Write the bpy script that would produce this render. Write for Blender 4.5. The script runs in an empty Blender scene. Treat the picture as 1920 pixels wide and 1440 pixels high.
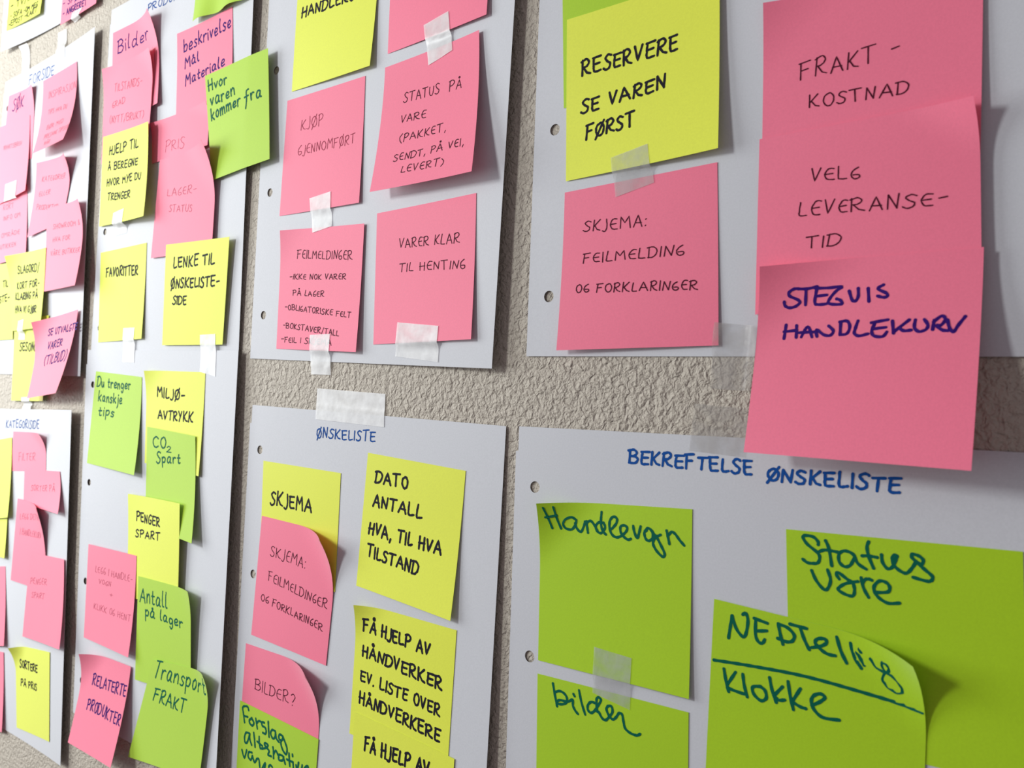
import bpy, math, random
from mathutils import Vector, Matrix
S = bpy.context.scene
COL = S.collection
MM = 0.001
Z0 = 1.4                      # height of the wall origin above the floor

# ---------------------------------------------------------------- camera
cam = bpy.data.cameras.new('camera'); co = bpy.data.objects.new('camera', cam); COL.objects.link(co)
co.matrix_world = Matrix(((0.791308,-0.017600,0.611165,0.453271),(0.610201,-0.040310,-0.791220,-0.309544),(0.038562,0.999032,-0.021158,1.379525),(0,0,0,1)))
cam.sensor_width = 36; cam.lens = 28.094; cam.clip_start = .01; cam.clip_end = 50
cam.dof.use_dof = True; cam.dof.focus_distance = .42; cam.dof.aperture_fstop = 18
S.camera = co
# ---------------------------------------------------------------- world, window light, exposure
wd = bpy.data.worlds.new('world'); S.world = wd; wd.use_nodes = True
bg = wd.node_tree.nodes['Background']; bg.inputs[0].default_value = (1, .88, .96, 1); bg.inputs[1].default_value = .24
def area(name, loc, target, sx, sy, power, col):
    l = bpy.data.lights.new(name, 'AREA'); l.shape = 'RECTANGLE'; l.size = sx; l.size_y = sy; l.energy = power; l.color = col
    o = bpy.data.objects.new(name, l); COL.objects.link(o); o.location = loc
    o.rotation_euler = (Vector(target) - Vector(loc)).to_track_quat('-Z', 'Y').to_euler(); return o
area('window_light', (-.66, -1.0, Z0 + .38), (-.62, 0, Z0 + .32), .22, .26, 11.8, (.96, 1, .99))
area('side_fill_light', (-1.3, -.6, Z0 + .2), (-.35, 0, Z0 + .1), .7, .9, 17, (.95, 1, 1))  # added soft fill to brighten the left and give sheen, not a second window
S.view_settings.view_transform = 'Standard'; S.view_settings.look = 'None'; S.view_settings.gamma = 1
S.view_settings.use_curve_mapping = False; S.view_settings.exposure = 0
S.cycles.max_bounces = 6; S.cycles.transparent_max_bounces = 12

# ---------------------------------------------------------------- materials
def srgb(r, g, b):
    f = lambda c: c / 12.92 if c <= .04045 else ((c + .055) / 1.055) ** 2.4
    return (f(r / 255), f(g / 255), f(b / 255), 1)
def new_mat(name, col, rough=.8, spec=.2):
    m = bpy.data.materials.new(name); m.use_nodes = True; nt = m.node_tree
    p = nt.nodes['Principled BSDF']; p.inputs['Base Color'].default_value = col
    p.inputs['Roughness'].default_value = rough; p.inputs['Specular IOR Level'].default_value = spec
    return m, nt, p
def paper(name, col, var=.05, rough=.6, spec=.33, bump=.12):
    m, nt, p = new_mat(name, col, rough, spec); N = nt.nodes; L = nt.links
    p.inputs['Sheen Weight'].default_value = .5; p.inputs['Sheen Roughness'].default_value = .45
    tc = N.new('ShaderNodeTexCoord'); n1 = N.new('ShaderNodeTexNoise'); n1.inputs['Scale'].default_value = 9
    n1.inputs['Detail'].default_value = 3; L.new(tc.outputs['Object'], n1.inputs['Vector'])
    n2 = N.new('ShaderNodeTexNoise'); n2.inputs['Scale'].default_value = 1300; n2.inputs['Detail'].default_value = 2
    L.new(tc.outputs['Object'], n2.inputs['Vector'])
    mr = N.new('ShaderNodeMapRange'); mr.inputs[1].default_value = .3; mr.inputs[2].default_value = .7
    mr.inputs[3].default_value = 1 - var; mr.inputs[4].default_value = 1; L.new(n1.outputs[0], mr.inputs[0])
    mr2 = N.new('ShaderNodeMapRange'); mr2.inputs[1].default_value = .3; mr2.inputs[2].default_value = .7
    mr2.inputs[3].default_value = .94; mr2.inputs[4].default_value = 1; L.new(n2.outputs[0], mr2.inputs[0])
    mu = N.new('ShaderNodeMath'); mu.operation = 'MULTIPLY'; L.new(mr.outputs[0], mu.inputs[0]); L.new(mr2.outputs[0], mu.inputs[1])
    mx = N.new('ShaderNodeVectorMath'); mx.operation = 'SCALE'; mx.inputs[0].default_value = col[:3]
    L.new(mu.outputs[0], mx.inputs['Scale']); L.new(mx.outputs[0], p.inputs['Base Color'])
    b = N.new('ShaderNodeBump'); b.inputs['Strength'].default_value = bump; b.inputs['Distance'].default_value = .0002
    L.new(n2.outputs[0], b.inputs['Height']); L.new(b.outputs[0], p.inputs['Normal'])
    return m
M = {
 'sheet': paper('white_paper', (.66, .67, .71, 1), .03),
 'pink': paper('pink_paper', (1.0, .205, .325, 1)),
 'yellow': paper('yellow_paper', (.84, .91, .06, 1)),
 'green': paper('green_paper', (.44, .70, .004, 1)),
}
for k, c in dict(black=(.012, .011, .022), purple=(.035, .004, .16), green=(0, .115, .07), blue=(.004, .075, .33),
                 pen=(.07, .004, .018), penmid=(.36, .045, .085), faint=(.52, .10, .16)).items():
    M['ink_' + k] = new_mat('ink_' + k, c + (1,), .7, .12)[0]
def tape_mat(name, white, rough, col=(.82, .86, .88, 1), gloss=.5):
    m = bpy.data.materials.new(name); m.use_nodes = True; nt = m.node_tree; N = nt.nodes; L = nt.links
    p = N['Principled BSDF']; p.inputs['Base Color'].default_value = col; p.inputs['Roughness'].default_value = rough
    p.inputs['Specular IOR Level'].default_value = gloss
    tr = N.new('ShaderNodeBsdfTransparent'); tr.inputs[0].default_value = (.97, .97, .97, 1)
    mix = N.new('ShaderNodeMixShader'); tc = N.new('ShaderNodeTexCoord'); n = N.new('ShaderNodeTexNoise')
    n.inputs['Scale'].default_value = 120; n.inputs['Detail'].default_value = 3; L.new(tc.outputs['Object'], n.inputs['Vector'])
    mr = N.new('ShaderNodeMapRange'); mr.inputs[1].default_value = .35; mr.inputs[2].default_value = .65
    mr.inputs[3].default_value = white - .1; mr.inputs[4].default_value = white + .1
    L.new(n.outputs[0], mr.inputs[0]); L.new(mr.outputs[0], mix.inputs[0]); L.new(tr.outputs[0], mix.inputs[1]); L.new(p.outputs[0], mix.inputs[2])
    b = N.new('ShaderNodeBump'); b.inputs['Strength'].default_value = .5; b.inputs['Distance'].default_value = .0005
    L.new(n.outputs[0], b.inputs['Height']); L.new(b.outputs[0], p.inputs['Normal'])
    L.new(mix.outputs[0], N['Material Output'].inputs[0]); return m
M['tape_white'] = tape_mat('white_tape', .46, .35, (1, 1, 1, 1))
M['tape_milky'] = tape_mat('milky_tape', .52, .4, (1, 1, 1, 1))
M['tape_clear'] = tape_mat('clear_tape', .14, .25, (.66, .63, .6, 1))
M['tape_clear2'] = tape_mat('matt_tape', .22, .5, (.7, .7, .7, 1), .2)
def wall_mat():
    m, nt, p = new_mat('stipple_wall', (.53, .475, .40, 1), .6, .35); N = nt.nodes; L = nt.links
    tc = N.new('ShaderNodeTexCoord'); mp = N.new('ShaderNodeMapping'); L.new(tc.outputs['Object'], mp.inputs[0])
    n0 = N.new('ShaderNodeTexNoise'); n0.inputs['Scale'].default_value = 310; n0.inputs['Detail'].default_value = 2
    n0.inputs['Distortion'].default_value = .5; L.new(mp.outputs[0], n0.inputs['Vector'])
    n1 = N.new('ShaderNodeTexNoise'); n1.inputs['Scale'].default_value = 640; n1.inputs['Detail'].default_value = 3
    n1.inputs['Distortion'].default_value = .8; L.new(mp.outputs[0], n1.inputs['Vector'])
    ad = N.new('ShaderNodeMath'); ad.operation = 'MULTIPLY_ADD'; ad.inputs[1].default_value = .35
    L.new(n1.outputs[0], ad.inputs[0]); L.new(n0.outputs[0], ad.inputs[2])
    b = N.new('ShaderNodeBump'); b.inputs['Strength'].default_value = 1; b.inputs['Distance'].default_value = .0024
    L.new(ad.outputs[0], b.inputs['Height']); L.new(b.outputs[0], p.inputs['Normal']); return m
M['wall'] = wall_mat()
def plain(name, col): return new_mat(name, col, .7, .3)[0]

# ---------------------------------------------------------------- helpers
def mesh_obj(name, V, F, mat, parent=None, smooth=True):
    me = bpy.data.meshes.new(name); me.from_pydata(V, [], F); me.materials.append(mat)
    if smooth: me.polygons.foreach_set('use_smooth', [True] * len(me.polygons))
    o = bpy.data.objects.new(name, me); COL.objects.link(o)
    if parent: o.parent = parent; o.matrix_parent_inverse = Matrix.Translation(parent.location).inverted()
    return o
def tag(o, label, cat, group=None):
    o['label'] = label; o['category'] = cat
    if group: o['group'] = group
def W(x, z, h): return Vector((x * MM, -h * MM, Z0 + z * MM))      # wall millimetres -> world; h = height off the wall
def lerp(a, b, t): return a + (b - a) * t
def bil(c, u, v):
    return (lerp(lerp(c[0][0], c[1][0], u), lerp(c[3][0], c[2][0], u), v), lerp(lerp(c[0][1], c[1][1], u), lerp(c[3][1], c[2][1], u), v))
def sheet_lift(L, u, v):
    u = min(max(u, 0), 1); v = min(max(v, 0), 1)
    return u ** 3 * (L[1] * (1 - v) + L[2] * v) + (1 - u) ** 3 * (L[0] * (1 - v) + L[3] * v)
def note_lift(k, u, v):
    L = k['L']; r = k.get('r', .5); vv = max(v, 0)
    h = vv ** k.get('pb', 2) * (L[3] * (1 - u) + L[2] * u)
    h += L[0] * max(0, 1 - (u + v) / r / 1.0) ** 2 + L[1] * max(0, 1 - (1 - u + v) / r) ** 2
    h += k.get('rs', 0) * max(u, 0) ** 3 + k.get('wave', 0) * vv ** 3 * (1 + math.sin(u * 11))
    X = k.get('X')
    if X: h += (X[0] * (1 - u) + X[1] * u) * (1 - v) + (X[3] * (1 - u) + X[2] * u) * v
    return h
def inv_bil(c, x, z):
    u = v = .5
    for _ in range(6):
        px, pz = bil(c, u, v); ax, az = bil(c, u + .01, v); bx, bz = bil(c, u, v + .01)
        ax = (ax - px) * 100; az = (az - pz) * 100; bx = (bx - px) * 100; bz = (bz - pz) * 100
        D = ax * bz - az * bx; dx = x - px; dz = z - pz
        u += (dx * bz - dz * bx) / D; v += (ax * dz - az * dx) / D
    px, pz = bil(c, u, v)
    return (u, v) if abs(px - x) + abs(pz - z) < .5 else (-9, -9)
def corner_curl(k, u, v):
    L = k['L']; r = k.get('r', .5)
    return L[0] * max(0, 1 - (u + v) / r) ** 2, L[1] * max(0, 1 - (1 - u + v) / r) ** 2

def box(name, lo, hi, mat, kind='structure'):
    V = [(x, y, z) for x in (lo[0], hi[0]) for y in (lo[1], hi[1]) for z in (lo[2], hi[2])]
    F = [(0, 1, 3, 2), (4, 6, 7, 5), (0, 4, 5, 1), (2, 3, 7, 6), (0, 2, 6, 4), (1, 5, 7, 3)]
    o = mesh_obj(name, V, F, mat, None, False); o['kind'] = kind; return o

# ---------------------------------------------------------------- the setting
box('wall_back', (-2.6, 0, -.02), (1.8, .12, 2.5), M['wall'])
box('floor', (-2.6, -3, -.12), (1.8, 0, 0), plain('grey_floor', (.28, .26, .25, 1)))
box('baseboard_back', (-2.6, -.014, 0), (1.8, 0, .08), plain('white_trim', (.7, .7, .68, 1)))

# ---------------------------------------------------------------- surfaces
class Surf:
    """a sheet or note: corner points on the wall plane plus a height field"""
    def __init__(s, c, hf, kw=None): s.c = c; s.hf = hf; s.kw = kw
    def at(s, u, v, off=0):
        x, z = bil(s.c, u, v); h = s.hf(u, v, x, z) + off
        if s.kw:                                     # a curling corner also draws in towards the middle of its note
            a, b = corner_curl(s.kw, u, v); c = s.c; k = .3
            x += k * (a * (c[2][0] - c[0][0]) + b * (c[3][0] - c[1][0])) / 107; z += k * (a * (c[2][1] - c[0][1]) + b * (c[3][1] - c[1][1])) / 107
        return W(x, z, h)
    def lifted(s, u, v, off):
        e = .004; p = s.at(u, v); n = (s.at(u + e, v) - p).cross(s.at(u, v + e) - p)
        n.normalize()
        if n.y > 0: n = -n
        return p + n * off * MM
def slab(name, sf, nu, nv, th, mat, holes=(), notch=False, us=None, vs=None):
    """thin solid following a surface; holes = (u, v, ru, rv) cells with a round punch"""
    us = us or [i / nu for i in range(nu + 1)]; vs = vs or [i / nv for i in range(nv + 1)]
    V = []; F = []; idx = {}
    def vert(u, v, back, rim=0):
        k = (round(u, 5), round(v, 5), back, rim)
        if k not in idx: idx[k] = len(V); V.append(sf.at(u, v) if not back else sf.at(u, v, -th))
        return idx[k]
    cells = set(); hc = {}
    for i in range(len(us) - 1):
        for j in range(len(vs) - 1):
            cu = (us[i] + us[i + 1]) / 2; cv = (vs[j] + vs[j + 1]) / 2
            if notch and cu < .012 and cv < .045: continue
            for h in holes:
                if abs(cu - h[0]) < h[2] and abs(cv - h[1]) < h[3]: hc[(i, j)] = h
            cells.add((i, j))
    for (i, j) in cells:
        a, b, c, d = (us[i], vs[j]), (us[i + 1], vs[j]), (us[i + 1], vs[j + 1]), (us[i], vs[j + 1])
        for back in (0, 1):
            if (i, j) in hc:
                h = hc[(i, j)]; n = 24
                ring = [(h[0] + h[2] * .5 * math.cos(t * 2 * math.pi / n), h[1] + h[3] * .5 * math.sin(t * 2 * math.pi / n)) for t in range(n)]
                q = [c, d, a, b]                      # corners by quadrant of angle
                ri = [vert(*p, back) for p in ring]; qi = [vert(*p, back) for p in q]
                for k in range(4):
                    for t in range(n // 4):
                        f = (qi[k], ri[(k * n // 4 + t) % n], ri[(k * n // 4 + t + 1) % n])
                        F.append(f[::-1] if back else f)
                    m_ = ((k + 1) * n // 4) % n
                    f = (qi[k], ri[m_], qi[(k + 1) % 4]); F.append(f[::-1] if back else f)
                if back:
                    r0 = [vert(*p, 0, 1) for p in ring]; r1 = [vert(*p, 1, 1) for p in ring]
                    for t in range(n): F.append((r0[t], r0[(t + 1) % n], r1[(t + 1) % n], r1[t]))
            else:
                f = (vert(*a, back), vert(*b, back), vert(*c, back), vert(*d, back)); F.append(f if back else f[::-1])
        for (di, dj, p, q) in ((0, -1, a, b), (1, 0, b, c), (0, 1, c, d), (-1, 0, d, a)):
            if (i + di, j + dj) not in cells: F.append((vert(*p, 0, 1), vert(*q, 0, 1), vert(*q, 1, 1), vert(*p, 1, 1)))
    return V, F
def put(name, V, F, mat, origin, parent=None):
    o = mesh_obj(name, [v - origin for v in V], F, mat, None, name != 'handwriting'); o.location = origin
    if parent: o.parent = parent; o.location = origin - parent.location
    return o

# ---------------------------------------------------------------- pen strokes
FONT={
'A':"0,0 .3,1 .62,0|.1,.36 .55,.34",'B':"0,0 .03,1|~-.08,.93 .3,1.03 .5,.8 .33,.58 .08,.52|~.08,.52 .42,.5 .57,.28 .38,.02 -.03,.02",
'C':"~.55,.85 .32,1 .06,.75 .02,.35 .2,.02 .42,0 .58,.13",'D':"0,0 .03,1|~-.1,.95 .3,1 .58,.7 .52,.28 .28,.03 -.04,.02",
'E':"-.03,.98 .5,1.02|~.04,.98 .02,.5 .03,.15 .14,.01 .48,.05|.03,.52 .42,.56",'F':"0,-.04 .06,.95|-.04,.97 .5,1.04|.03,.52 .38,.56",
'G':"~.5,.93 .28,1 .03,.65 .02,.22 .2,0 .46,.1 .5,.42|.28,.42 .52,.42",'H':"0,0 .03,1|.47,-.02 .5,1|-.04,.48 .52,.54",'I':"0,0 .03,1",
'J':"~.3,1 .32,.3 .18,-.12 -.05,-.05",'K':"0,0 .03,1|.5,1 .05,.42|.1,.48 .32,.1 .54,.02",'L':"~.05,1 .02,.3 .05,.03 .2,0 .45,.08",
'M':"0,0 .07,1 .33,.45 .6,1 .68,0",'N':"0,0 .04,.97|.04,.97 .42,.04|.42,.04 .5,1",'O':"~.3,1 .06,.8 .02,.35 .22,0 .45,.12 .53,.6 .38,.95 .24,.98",
'P':"0,-.05 .04,1|~-.04,.93 .3,1.04 .5,.8 .32,.52 .05,.46",'R':"0,-.02 .04,1|~-.04,.9 .3,1.04 .48,.82 .32,.56 .07,.5|.1,.5 .32,.12 .56,.02",
'S':"~.48,.92 .26,1.02 .06,.82 .2,.57 .42,.36 .36,.06 .12,-.03 -.04,.1",'T':"-.02,.97 .58,1.03|.27,1 .25,0",'U':"~.02,1 0,.35 .16,.02 .36,.08 .46,.45 .5,1",
'V':"0,1 .2,.02 .5,1",'W':"0,1 .15,0 .33,.7 .5,0 .68,1",'Y':"0,1 .22,.48|.5,1 .1,-.08",'Z':"0,.97 .5,1 .02,.03 .52,.05",
'Ø':"~.28,1 .05,.8 .02,.35 .22,0 .46,.12 .54,.6 .38,.95 .26,.98|.02,-.22 .52,1.18",'Å':"0,0 .3,.95 .6,0|.1,.36 .55,.34|~.3,1.12 .22,1.2 .3,1.3 .38,1.2 .3,1.12",
'2':"~.02,.8 .2,1 .42,.8 .25,.4 0,.03|0,.03 .5,.03",'-':".02,.45 .4,.5",',':".1,.08 .02,-.2",'.':".03,.0 .06,.05",':':".04,.62 .06,.68|.03,.05 .05,.1",
'/':"0,-.15 .42,1.1",'(':"~.25,1.05 .02,.7 .02,.25 .22,-.12",')':"~.02,1.05 .24,.7 .22,.25 .02,-.12",'?':"~0,.85 .2,1.02 .42,.8 .3,.45 .2,.3|.2,.02 .21,.07",
'+':"0,.4 .4,.4|.2,.1 .2,.7",'&':"~.5,.0 .1,.75 .2,1 .35,.8 .05,.3 .2,0 .5,.4",
'a':"~.4,.5 .18,.58 .02,.3 .12,.02 .32,.12 .42,.5 .4,.1 .52,.02",'b':"~.0,1 .02,.4 .03,0|~.03,.35 .25,.58 .42,.35 .3,.03 .03,.05",
'd':"~.4,.45 .18,.55 .02,.28 .14,.02 .36,.15 .42,.5|~.45,1 .4,.4 .44,.08 .55,.02",'e':"~.05,.28 .3,.3 .38,.48 .2,.58 .03,.35 .12,.04 .42,.1",
'f':"~.4,1.0 .2,.9 .2,.3 .1,-.4|0,.48 .38,.52",'g':"~.4,.5 .15,.58 .03,.3 .15,.05 .38,.2 .42,.5 .4,-.2 .25,-.42 .1,-.25",
'i':"0,.55 .05,0|.03,.76 .05,.82",'j':"~.12,.55 .14,-.1 .02,-.42|.12,.76 .14,.82",'k':"0,1 .03,0|.38,.6 .05,.25|.1,.3 .42,0",'l':"~.05,1 .02,.4 .08,.04 .2,.03",
'm':"0,.55 .03,0|~.03,.35 .16,.58 .26,.45 .28,0|~.28,.35 .42,.58 .52,.45 .56,0",'n':"0,.55 .03,0|~.03,.35 .2,.58 .34,.45 .4,0",
'o':"~.2,.57 .02,.35 .1,.04 .3,.05 .38,.38 .2,.57",'p':"0,.55 .03,-.42|~.02,.4 .2,.58 .38,.4 .28,.08 .04,.08",'r':"0,.55 .04,0|~.04,.35 .18,.56 .34,.52",
's':"~.34,.5 .16,.58 .05,.42 .3,.2 .2,.0 .0,.06",'t':"~.15,.9 .14,.2 .22,.02 .36,.06|0,.55 .34,.57",'u':"~0,.55 .03,.1 .18,.03 .32,.3 .34,.55|.34,.55 .4,.02",
'v':"0,.55 .16,.02 .36,.56",'å':"~.4,.5 .18,.58 .02,.3 .12,.02 .32,.12 .42,.5 .4,.1 .52,.02|~.2,.72 .14,.8 .22,.86 .27,.78 .2,.72",' ':"",
}
THIN={'E':"~.46,.95 .2,.95 .02,.5 .14,.08 .46,.04|.04,.5 .4,.54",'G':"~.4,1 .1,.7 .02,.3 .18,0 .44,.1 .42,.35 .12,.35",'L':"~.06,1 .0,.2 .06,.04 .4,.03"}

def smooth(pts):
    if len(pts) < 3: return pts
    out = []
    for i in range(len(pts) - 1):
        p0 = pts[max(i - 1, 0)]; p1 = pts[i]; p2 = pts[i + 1]; p3 = pts[min(i + 2, len(pts) - 1)]
        for k in range(5):
            t = k / 5; out.append(tuple(.5 * (2 * b + (c - a) * t + (2 * a - 5 * b + 4 * c - d) * t * t + (3 * b - a - 3 * c + d) * t ** 3)
                                        for a, b, c, d in zip(p0, p1, p2, p3)))
    out.append(pts[-1]); return out
def parse(g):
    r = []
    for s in g.split('|'):
        if not s: continue
        sm = s[0] == '~'; p = [tuple(float(a) for a in q.split(',')) for q in s.lstrip('~').split()]
        r.append(smooth(p) if sm else p)
    return r
def text_strokes(txt, q, thin, rnd):
    """q = (u0,v0,u1,v1,dv, du): baseline start and end, cap height in v, sideways lean in u"""
    x = 0; gl = []
    for ch in txt:
        st = parse(THIN[ch] if thin and ch in THIN else FONT[ch])
        w = .38 if ch == ' ' else max(p[0] for s in st for p in s) + .0
        k = 1.0 if ch == ' ' else rnd.uniform(.9, 1.1); gl.append((x, st, k)); x += w * k + (.22 if ch != ' ' else .1)
    tot = max(x - .22, .05); out = []
    u0, v0, u1, v1, dv, du = q
    for (gx, st, k) in gl:
        jy = rnd.uniform(-.05, .05); kh = rnd.uniform(.9, 1.08); sk = rnd.uniform(-.05, .07)
        for s in st:
            o = []
            for (a, b) in s:
                a += rnd.uniform(-.012, .012); b = b * kh + jy + rnd.uniform(-.012, .012)
                t = (gx + (a + sk * b) * k) / tot
                o.append((u0 + (u1 - u0) * t + du * b, v0 + (v1 - v0) * t - dv * b))
            out.append(o)
    return out
def ink(sf, strokes, wmm, mat, parent, origin, name='handwriting'):
    V = []; F = []; kz = 0
    for s in strokes:
        P = []                                        # resample finely
        for a, b in zip(s, s[1:]):
            L = (sf.at(*b) - sf.at(*a)).length / MM; n = max(1, int(L / .9))
            for k in range(n): P.append((lerp(a[0], b[0], k / n), lerp(a[1], b[1], k / n)))
        P.append(s[-1]); kz += 1; off = .10 + .012 * (kz % 4)
        Q = [sf.lifted(u, v, off) for u, v in P]; n = len(Q)
        Q2 = [Q[0]]
        for p in Q[1:]:
            if (p - Q2[-1]).length > .05 * MM: Q2.append(p)
        if len(Q2) < 2: Q2.append(Q2[0] + Vector((.2 * MM, 0, .1 * MM)))
        Q = Q2; n = len(Q); r = wmm * MM / 2; b0 = len(V); T = []
        for i in range(n):
            t = (Q[min(i + 1, n - 1)] - Q[max(i - 1, 0)])
            if t.length < 1e-7: t = Q[min(i + 1, n - 1)] - Q[i]
            T.append(t.normalized())
        # surface normal from the wall direction, tilted by the tangent
        def side(t):
            s_ = t.cross(Vector((0, -1, 0))); return s_.normalized() if s_.length > 1e-6 else Vector((1, 0, 0))
        for i in range(n):
            rr = r * (1 + .1 * math.sin(i * 1.3 + kz)); sd = side(T[i]); V.append(Q[i] + sd * rr); V.append(Q[i] - sd * rr)
        for i in range(n - 1): a = b0 + 2 * i; F.append((a, a + 1, a + 3, a + 2))
        for (i, sg) in ((0, -1), (n - 1, 1)):
            sd = side(T[i]); c = b0 + 2 * i; prev = c; k0 = len(V)
            for k in range(1, 5):
                an = k * math.pi / 5; V.append(Q[i] + sd * r * math.cos(an) + T[i] * sg * r * math.sin(an))
            F.append(tuple([c] + [k0 + k for k in range(4)] + [c + 1]))
    if not V: return None
    return put(name, V, F, mat, origin, parent)

# ---------------------------------------------------------------- paper sheets on the wall
SHEETS = {
 'A': ([(1.2, 296.2), (213.5, 287.4), (205.5, -5.0), (-2.4, 0.7)], (0.3, 4, 5, 0.4), 0.5, 0, 'white paper sheet with five pink notes and one yellow, top centre', []),
 'B': ([(0.9, -29.5), (212.4, -32.9), (209.8, -323.6), (-4.0, -325.2)], (0.3, 0.6, 6, 0.4), 0.5, 1, 'white paper sheet headed ØNSKELISTE in blue', [('ØNSKELISTE', 0.321, 0.055, 0.561, 0.051, 0.019, 0)]),
 'C': ([(222.4, 297.1), (431.9, 296.0), (431.4, 0.4), (223.1, 1.3)], (0.3, 1, 1, 0.6), 0.5, 0, 'white paper sheet with RESERVERE and STEGVIS notes, top right', []),
 'D': ([(218.7, -32.6), (427.8, -30.8), (430.7, -325.4), (221.2, -328.8)], (0.3, 0.5, 2, 0.5), 0.5, 1, 'white paper sheet headed BEKREFTELSE ØNSKELISTE in blue', [('BEKREFTELSE', 0.298, 0.046, 0.56, 0.048, 0.018, 0), ('ØNSKELISTE', 0.59, 0.054, 0.817, 0.056, 0.017, 0)]),
 'E': ([(-219.6, 289.7), (-10.6, 290.8), (-14.1, -0.7), (-225.2, -1.9)], (0.5, 5, 1.5, 0.4), 0.5, 1, 'white paper sheet headed PRODUKTSIDE behind the Bilder note', [('PRODUKTSIDE', 0.293, 0.06, 0.672, 0.077, 0.02, 0)]),
 'F': ([(-231.1, 8.2), (-11.0, 5.8), (-7.0, -281.9), (-223.4, -288.1)], (0.3, 3, 8, 0.4), 1.2, 1, 'white paper sheet without heading below the PRODUKTSIDE sheet', []),
 'G': ([(-435.7, 275.9), (-236.8, 278.9), (-234.1, -13.9), (-451.3, -13.5)], (0.5, 5, 4, 0.5), 0.5, 1, 'white paper sheet headed FORSIDE at the left', [('FORSIDE', 0.296, 0.052, 0.572, 0.067, 0.032, 0)]),
 'H': ([(-462.8, -48.6), (-242.2, -42.2), (-232.5, -332.7), (-453.2, -344.5)], (0.5, 6, 5, 0.5), 0.5, 0, 'white paper sheet headed KATEGORISIDE at the lower left', [('KATEGORISIDE', 0.331, 0.06, 0.677, 0.058, 0.024, 0)]),
 'I': ([(-438.3, 601.7), (-228.3, 599.6), (-237.9, 302.6), (-434.7, 304.6)], (0.5, 3, 3, 6), 0.5, 0, 'white paper sheet cut off by the top left corner of the photo', []),
}
SURF = {}
ALL = []
HOLE = [28.5, 108.5, 188.5, 268.5]
for key, (c, L, base, notch, label, titles) in SHEETS.items():
    sf = Surf(c, lambda u, v, x, z, L=L, base=base: base + sheet_lift(L, u, v)); SURF[key] = sf; ALL.append(sf)
    us = sorted(set([0, .007, 6.5 / 210, 17.5 / 210] + [i / 16 for i in range(2, 17)]))
    vs = sorted(set([0, .04, 1] + [(h + d) / 297 for h in HOLE for d in (-5.5, 5.5)] + [i / 14 + .01 for i in range(1, 14) if all(abs((i / 14 + .01) * 297 - h) > 8 for h in HOLE)]))
    holes = [(12 / 210, h / 297, 5.5 / 210, 5.5 / 297) for h in HOLE]
    V, F = slab('paper_sheet', sf, 0, 0, .12, M['sheet'], holes, notch, us, vs)
    org = sf.at(.5, .5); o = put('paper_sheet', V, F, M['sheet'], org); tag(o, label, 'paper sheet', 'paper sheets taped to the wall')
    rnd = random.Random(key)
    for t in titles: ink(sf, text_strokes(t[0], t[1:], False, rnd), 1.1 if key == 'D' else .85, M['ink_blue'], o, org)

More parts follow.
